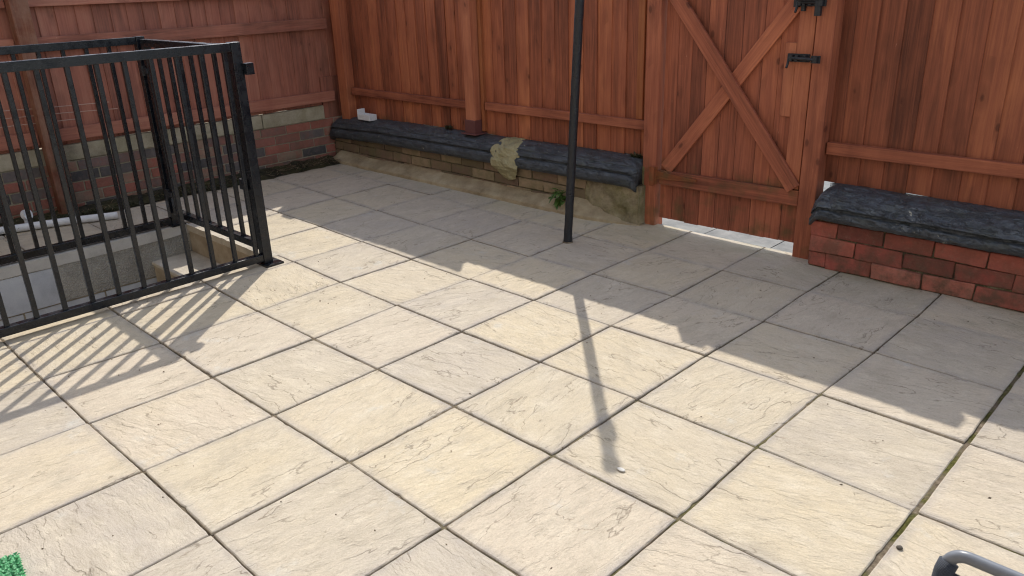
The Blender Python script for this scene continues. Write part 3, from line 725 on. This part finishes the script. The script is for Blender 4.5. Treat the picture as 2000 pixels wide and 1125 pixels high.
def bolt(z, x0, x1, h):
    b = MB(); b.box(x0, -.655, 5.925, 5.944, z - h, z + h, L=0)
    b.box(-.60, x1, 5.832, 5.849, z - h * .9, z + h * .9, L=0)
    b.tube([(x0 + .03, 5.90, z), (x1 - .03, 5.815 if x1 > -.55 else 5.88, z)], .017, 10)
    for q in (x0 + .06, (x0 - .655) / 2, -.69): b.box(q - .016, q + .016, 5.872, 5.93, z - h * .75, z + h * .75, L=2)
    b.box(-.56, -.52, 5.79, 5.85, z - h * .8, z + h * .8, L=2)
    b.tube([(x0 + .03, 5.90, z), (x0 + .03, 5.88, z - .07), (x0 + .03, 5.86, z - .10)], .014, 8)
    return b
bolt(2.19, -.90, -.50, .042).build('bolt', M['iron'], g, .001)
b = bolt(2.75, -.86, -.50, .045); b.box(-.79, -.75, 5.90, 5.944, 2.66, 2.90, L=2); b.box(-.60, -.54, 5.80, 5.85, 2.62, 2.94, L=2); b.box(-.88, -.82, 5.91, 5.944, 2.70, 2.84, L=2); b.tube([(-.82, 5.86, 2.78), (-.56, 5.81, 2.78)], .020, 10)
b.build('latch', M['iron'], g, .001)

# ------------------------------------------------------------------ clothes pole
p = thing('clothes_pole', 'black painted metal washing line pole set into the paving', 'pole', (-2.965, 4.651, 0))
A, B_ = Vector((-2.965, 4.651, -.02)), Vector((-2.965 + .068 * 4.5, 4.651 + .0 * 4.5, 4.5))
b = MB(); n = 90; b.tube([A.lerp(B_, k / n) + Vector((.0035 * noise.noise((k * .45, 0, 0)), .0035 * noise.noise((k * .45, 4, 0)), 0)) for k in range(n + 1)], [.051 + .0025 * noise.noise((k * .8, 9, 0)) + (.006 if k < 2 else 0) for k in range(n + 1)], 20)
b.build('shaft', M['pole'], p, smooth=True)
b = MB(); b.tube([B_ + Vector((0, 0, -.04)), B_ + Vector((0, 0, .06))], [.066, .058], 18); b.build('cap', M['pole'], p)
b = MB(); q = A.lerp(B_, .90); b.tube([q + Vector((.04, -.01, -.16)), q + Vector((.09, -.02, -.08)), q + Vector((.10, -.02, .08)), q + Vector((.04, -.01, .16))], .03, 8); b.build('cleat', M['iron'], p)
b = MB(); b.tube([(-2.965, 4.651, -.02), (-2.965, 4.651, .012)], [.075, .06], 14); b.build('cement_collar', M['mortar'], p)

# ------------------------------------------------------------------ small things
o = MB(); o.tube([(-9.27, -1.6, .05), (-9.26, 0.0, .06), (-9.02, .75, .06), (-8.76, 1.40, .05)], .052, 18); pipe = tag(o.build('plastic_pipe', M['white'], smooth=False), 'white plastic waste pipe lying on the paving behind the stairwell', 'pipe')
b = MB(); b.tube([(-9.27, .36, .20), (-9.22, .39, .215)], .075, 20); b.box(-9.28, -9.24, .33, .40, .02, .2, L=2)
tag(b.build('pipe_cap', M['white']), 'round white plastic cap standing behind the white pipe', 'cap')
b = MB()
cx, cy, cz = -8.66, 5.86, .80
def L8(x0, x1, y0, y1, z0, z1): b.box(x0, x1, y0, y1, z0, z1, L=0)
L8(-8.82, -8.50, 5.78, 5.80, .80, .90); L8(-8.82, -8.50, 5.92, 5.94, .80, .90); L8(-8.84, -8.82, 5.78, 5.94, .80, .98); L8(-8.50, -8.48, 5.78, 5.94, .80, .90); L8(-8.82, -8.50, 5.80, 5.92, .80, .875)
tag(b.build('plastic_box', M['white'], bevel=.002), 'small white plastic box on the black coping in the corner', 'box')
for k, (pts_) in enumerate(([(-9.58, -1.5, 1.66), (-9.585, .4, 1.60), (-9.58, 1.0, 1.57), (-9.585, 1.9, 1.54)], [(-9.58, -1.5, 1.56), (-9.585, .5, 1.49), (-9.58, 1.2, 1.47), (-9.585, 2.0, 1.43)], [(-9.58, -1.2, 1.40), (-9.585, .6, 1.38), (-9.58, 1.4, 1.36)])):
    b = MB(); b.tube(pts_, .006, 6); tag(b.build('fence_wire', M['string']), ('topmost thin pale wire strung across the side fence', 'middle thin pale wire strung across the side fence', 'lowest and shortest pale wire strung across the side fence')[k], 'wire', 'wires on the side fence')
def rock(name, mat, x, y, r, label, cat, sx=1, sz=.6, z=0):
    b = MB(); n, mm = 12, 7; base = Vector((x, y, z + r * sz * .8)); V = []
    for a in range(mm + 1):
        for c in range(n):
            th = math.pi * a / mm; ph = 2 * math.pi * c / n; d = Vector((math.sin(th) * math.cos(ph) * sx, math.sin(th) * math.sin(ph), math.cos(th) * sz))
            V.append(tuple(base + d * r * (1 + .25 * noise.noise(d * 2 + Vector((x, y, 0))))))
    b.v = V
    for a in range(mm):
        for c in range(n):
            q = (a * n + c, (a + 1) * n + c, (a + 1) * n + (c + 1) % n, a * n + (c + 1) % n); b.f.append(q); b.r.append(.5); b.e += [0] * 4; b.g += [tuple(t * U for t in V[i]) for i in q]
    return tag(b.build(name, mat, smooth=True), label, cat)
rock('pebble', M['pebble'], 2.08, 1.606, .017, 'tiny dark pebble on the slab beside the grey chair', 'pebble')
rock('stone_chip', M['chip'], .444, 1.18, .020, 'tiny white chip lying by the end of the pole shadow', 'chip', 1.6, .3)
b = MB()
for k in range(190):
    x, y = rnd.uniform(-5, 3.5), rnd.uniform(-1.8, 5.4)
    r_ = rnd.uniform(.003, .0075) * (1.6 if rnd.random() < .1 else 1); a_ = rnd.uniform(0, 3.14)
    ca, sa = math.cos(a_) * r_, math.sin(a_) * r_
    P_ = [(x + ca * 1.5, y + sa * 1.5, .001), (x - sa, y + ca, .001), (x - ca * 1.5, y - sa * 1.5, .001), (x + sa, y - ca, .001)]; top = (x, y, .002 + r_ * .8)
    for q in range(4): b.poly([P_[q], P_[(q + 1) % 4], top], rnd.random() * .6)
o = tag(b.build('grit', M['litter']), 'tiny dark crumbs of grit scattered over the paving slabs', 'grit'); o['kind'] = 'stuff'
# leaf helper
def leaf(mb, base, d, L, w, droop=.3, r=None, up=Vector((0, 0, 1))):
    r = rnd.random() if r is None else r; d = d.normalized(); sd = d.cross(up); sd = sd.normalized() if sd.length > .01 else Vector((1, 0, 0))
    prev = None; n = 4
    for k in range(n + 1):
        t = k / n; c = base + d * L * t - up * droop * L * t * t; ww = w * math.sin(math.pi * (.12 + .86 * t)) ** .8
        l, m_, rr = c - sd * ww, c + up * ww * -.35, c + sd * ww
        if prev:
            mb.poly([prev[0], prev[1], m_, l], r); mb.poly([prev[1], prev[2], rr, m_], r)
        prev = (l, m_, rr)
wd = thing('weed', 'small leafy green weed growing from the mossy wall behind the pole', 'plant', (-3.95, 5.66, .18))
b = MB()
for k in range(34):
    a = rnd.uniform(-2.9, .1); el = rnd.uniform(-.35, .8); d = Vector((math.cos(a) * math.cos(el), math.sin(a) * math.cos(el), math.sin(el)))
    s0 = Vector((-3.93 + rnd.uniform(-.12, .12), 5.66 + rnd.uniform(-.03, .02), .2 + rnd.uniform(-.06, .1))); leaf(b, s0, d, rnd.uniform(.08, .19), rnd.uniform(.018, .035), .5)
b.build('foliage', M['leaf'], wd)
b = MB()
for k in range(6):
    b.tube([(-3.93 + rnd.uniform(-.08, .08), 5.70, .12), (-3.93 + rnd.uniform(-.12, .12), 5.64, .24)], .005, 5)
b.build('stem', M['leaf'], wd)
tuft_spots = [((-6.55, 5.93, .84), 'small dark green moss tuft on the coping between corner and post', .10), ((-2.86, 5.93, .84), 'small dark green moss tuft on the coping beside the left gate post', .09)]
for (tx, ty, tz), lab, rr in tuft_spots:
    b = MB()
    for k in range(150):
        a = rnd.uniform(0, 6.28); d = Vector((math.cos(a), math.sin(a) * .4 - .2, rnd.uniform(.2, 1.4))); leaf(b, Vector((tx + rnd.uniform(-rr, rr) * .8, ty + rnd.uniform(-.03, .03), tz + rnd.uniform(0, .04))), d, rnd.uniform(.03, .08), .006, .5)
    tag(b.build('moss_tuft', M['moss']), lab, 'moss')
# dark mossy strip along the side wall
b = MB(); n = 150
def mw(y): return -9.26 + .10 * noise.noise((0, y * 1.6, 3)) + .05 * noise.noise((0, y * 5, 3)) + (.10 if y > 3 else 0)
for k in range(n):
    ya, yb = -4 + 9.6 * k / n, -4 + 9.6 * (k + 1) / n
    xs = [0, .3, .6, .85, 1]
    def col(y): 
        x1 = mw(y); return [(-9.66 + (x1 + 9.66) * s, y, (.075 * (1 - s ** 2) * (1 + .6 * noise.noise((s * 4, y * 4, 2))) + .004)) for s in xs]
    A_, B2 = col(ya), col(yb)
    for q in range(4): b.poly([A_[q], A_[q + 1], B2[q + 1], B2[q]])
o = b.build('soil_strip', M['soil']); o['kind'] = 'structure'
b = MB()
for k in range(5200):
    y = rnd.uniform(-2, 5.55); x = -9.62 + (mw(y) + 9.66) * rnd.random() ** .8
    if noise.noise((x * 3, y * 2.2, 0)) < -.12: continue
    a = rnd.uniform(0, 6.28); leaf(b, Vector((x, y, .02 + .05 * rnd.random())), Vector((math.cos(a), math.sin(a), rnd.uniform(.1, 1.2))), rnd.uniform(.02, .06), .008, .5)
o = tag(b.build('moss', M['moss']), 'dark moss and small weeds along the foot of the side wall', 'moss'); o['kind'] = 'stuff'
b = MB()
for k in range(520):
    y = rnd.uniform(-2, 5.6) if k % 3 else rnd.uniform(4.6, 5.6); x = -9.6 + .5 * rnd.random() ** 1.2
    a = rnd.uniform(0, 6.28); leaf(b, Vector((x, y, .06 + .04 * rnd.random())), Vector((math.cos(a), math.sin(a), rnd.uniform(-.1, .3))), rnd.uniform(.04, .13), .005, .2)
o = tag(b.build('leaf_litter', M['litter']), 'dry twigs and leaf litter scattered on the mossy strip', 'litter'); o['kind'] = 'stuff'

# doormat
dm = thing('doormat', 'green artificial grass doormat at the bottom left corner', 'doormat', (-2.3, -2.6, 0))
ux, uy = Vector((.985, -.12, 0)), Vector((.17, .985, 0)).normalized(); c0 = Vector((-1.66, -1.86, 0))
def mp(a, c, z=0): v = c0 + ux * a - uy * c; return Vector((v.x, v.y, z))
MW, MH = .95, 1.4
o0 = [mp(0, 0), mp(0, MH), mp(MW, MH), mp(MW, 0)]
b = MB(); b.block([p_ + Vector((0, 0, .012)) for p_ in o0] + [p_ + Vector((0, 0, .03)) for p_ in o0]); b.build('backing', M['grass'], dm)
b = MB(); a = .02
while a < MW:
    c = .02
    while c < .75:
        ph = rnd.uniform(0, 6.28)
        for q in range(6):
            t = ph + q * 1.05; d = Vector((math.cos(t), math.sin(t), 1.5)); s0 = mp(a + rnd.uniform(-.005, .005), c + rnd.uniform(-.005, .005), .03); leaf(b, s0, d, .055, .008, .55)
        c += .035
    a += .035
b.build('tufts', M['grass'], dm)

# folding chair, only its top corner in view
ch = thing('garden_chair', 'grey tubular garden chair with dark woven mesh back at bottom right', 'chair', (3.2, -.6, 0))
zt_ = 1.225
xl, xr, yb = 2.598, 3.60, .105
arc = []
for k in range(9):
    t = math.pi / 2 * k / 8; arc.append((xl + .065 * (1 - math.cos(t)), yb, zt_ - .065 + .065 * math.sin(t)))
arc2 = [(xl + xr - x, y, z) for x, y, z in reversed(arc)]
b = MB(); b.tube([(xl, yb - .22, .55)] + arc + arc2 + [(xr, yb - .22, .55)], .0215, 16); b.build('back_frame', M['grey_tube'], ch, smooth=True)
for sx in (xl, xr):
    b = MB(); b.tube([(sx, yb - .20, .60), (sx, yb - .015, zt_ - .075), (sx + (.006 if sx == xl else -.006), yb, zt_ - .045)], .032, 16); b.build('fabric_sleeve', M['fabric'], ch, smooth=True)
b = MB(); n = 14
for k in range(n):
    xa, xb = xl + .03 + (xr - xl - .06) * k / n, xl + .03 + (xr - xl - .06) * (k + 1) / n
    sag = lambda x: .05 * (1 - ((x - (xl + xr) / 2) / ((xr - xl) / 2)) ** 2)
    b.poly([(xa, yb - .21 - sag(xa), .56), (xb, yb - .21 - sag(xb), .56), (xb, yb - sag(xb) * .5 - .01, zt_ - .07 - sag(xb) * .4), (xa, yb - sag(xa) * .5 - .01, zt_ - .07 - sag(xa) * .4)])
o = b.build('back_fabric', M['fabric'], ch); s_ = o.modifiers.new('thick', 'SOLIDIFY'); s_.thickness = .003
b = MB(); b.box(xl + .02, xr - .02, yb - 1.1, yb - .22, .53, .55, L=0); b.build('seat', M['fabric'], ch)
for sx in (xl, xr):
    b = MB(); b.tube([(sx, yb - .05, .02), (sx, yb - .22, .53), (sx, yb - 1.1, .53), (sx, yb - 1.2, .02)], .0215, 12); b.build('leg', M['grey_tube'], ch)

# unseen house wall behind the camera, added to bounce warm light onto the fence
hs = thing('house', 'unseen buff rendered house wall with white framed window and door, added to bounce light into the yard', 'house', (0, -5.6, 0))
b = MB(); b.box(-16, 16, -5.9, -5.6, -.02, 12, L=0); b.build('wall', M['cream'], hs)
def window(x0, x1, z0, z1, name='window'):
    b = MB(); w = .13
    b.box(x0, x1, -5.597, -5.52, z0, z0 + w, L=0); b.box(x0, x1, -5.597, -5.52, z1 - w, z1, L=0)
    b.box(x0, x0 + w, -5.597, -5.52, z0 + w, z1 - w, L=2); b.box(x1 - w, x1, -5.597, -5.52, z0 + w, z1 - w, L=2)
    xm = (x0 + x1) / 2
    if name == 'window': b.box(xm - w / 2, xm + w / 2, -5.597, -5.53, z0 + w, z1 - w, L=2)
    o = b.build(name, M['white'], hs, .004)
    b = MB(); b.box(x0 + w, x1 - w, -5.598, -5.57, z0 + w, z1 - w, L=0); b.build('pane', M['glass'], o)
window(-4.4, -1.6, 2.2, 4.8); window(-4.2, -1.8, 7.4, 9.6); window(4.6, 7.0, 7.4, 9.6); window(1.8, 3.8, .06, 4.6, 'door')
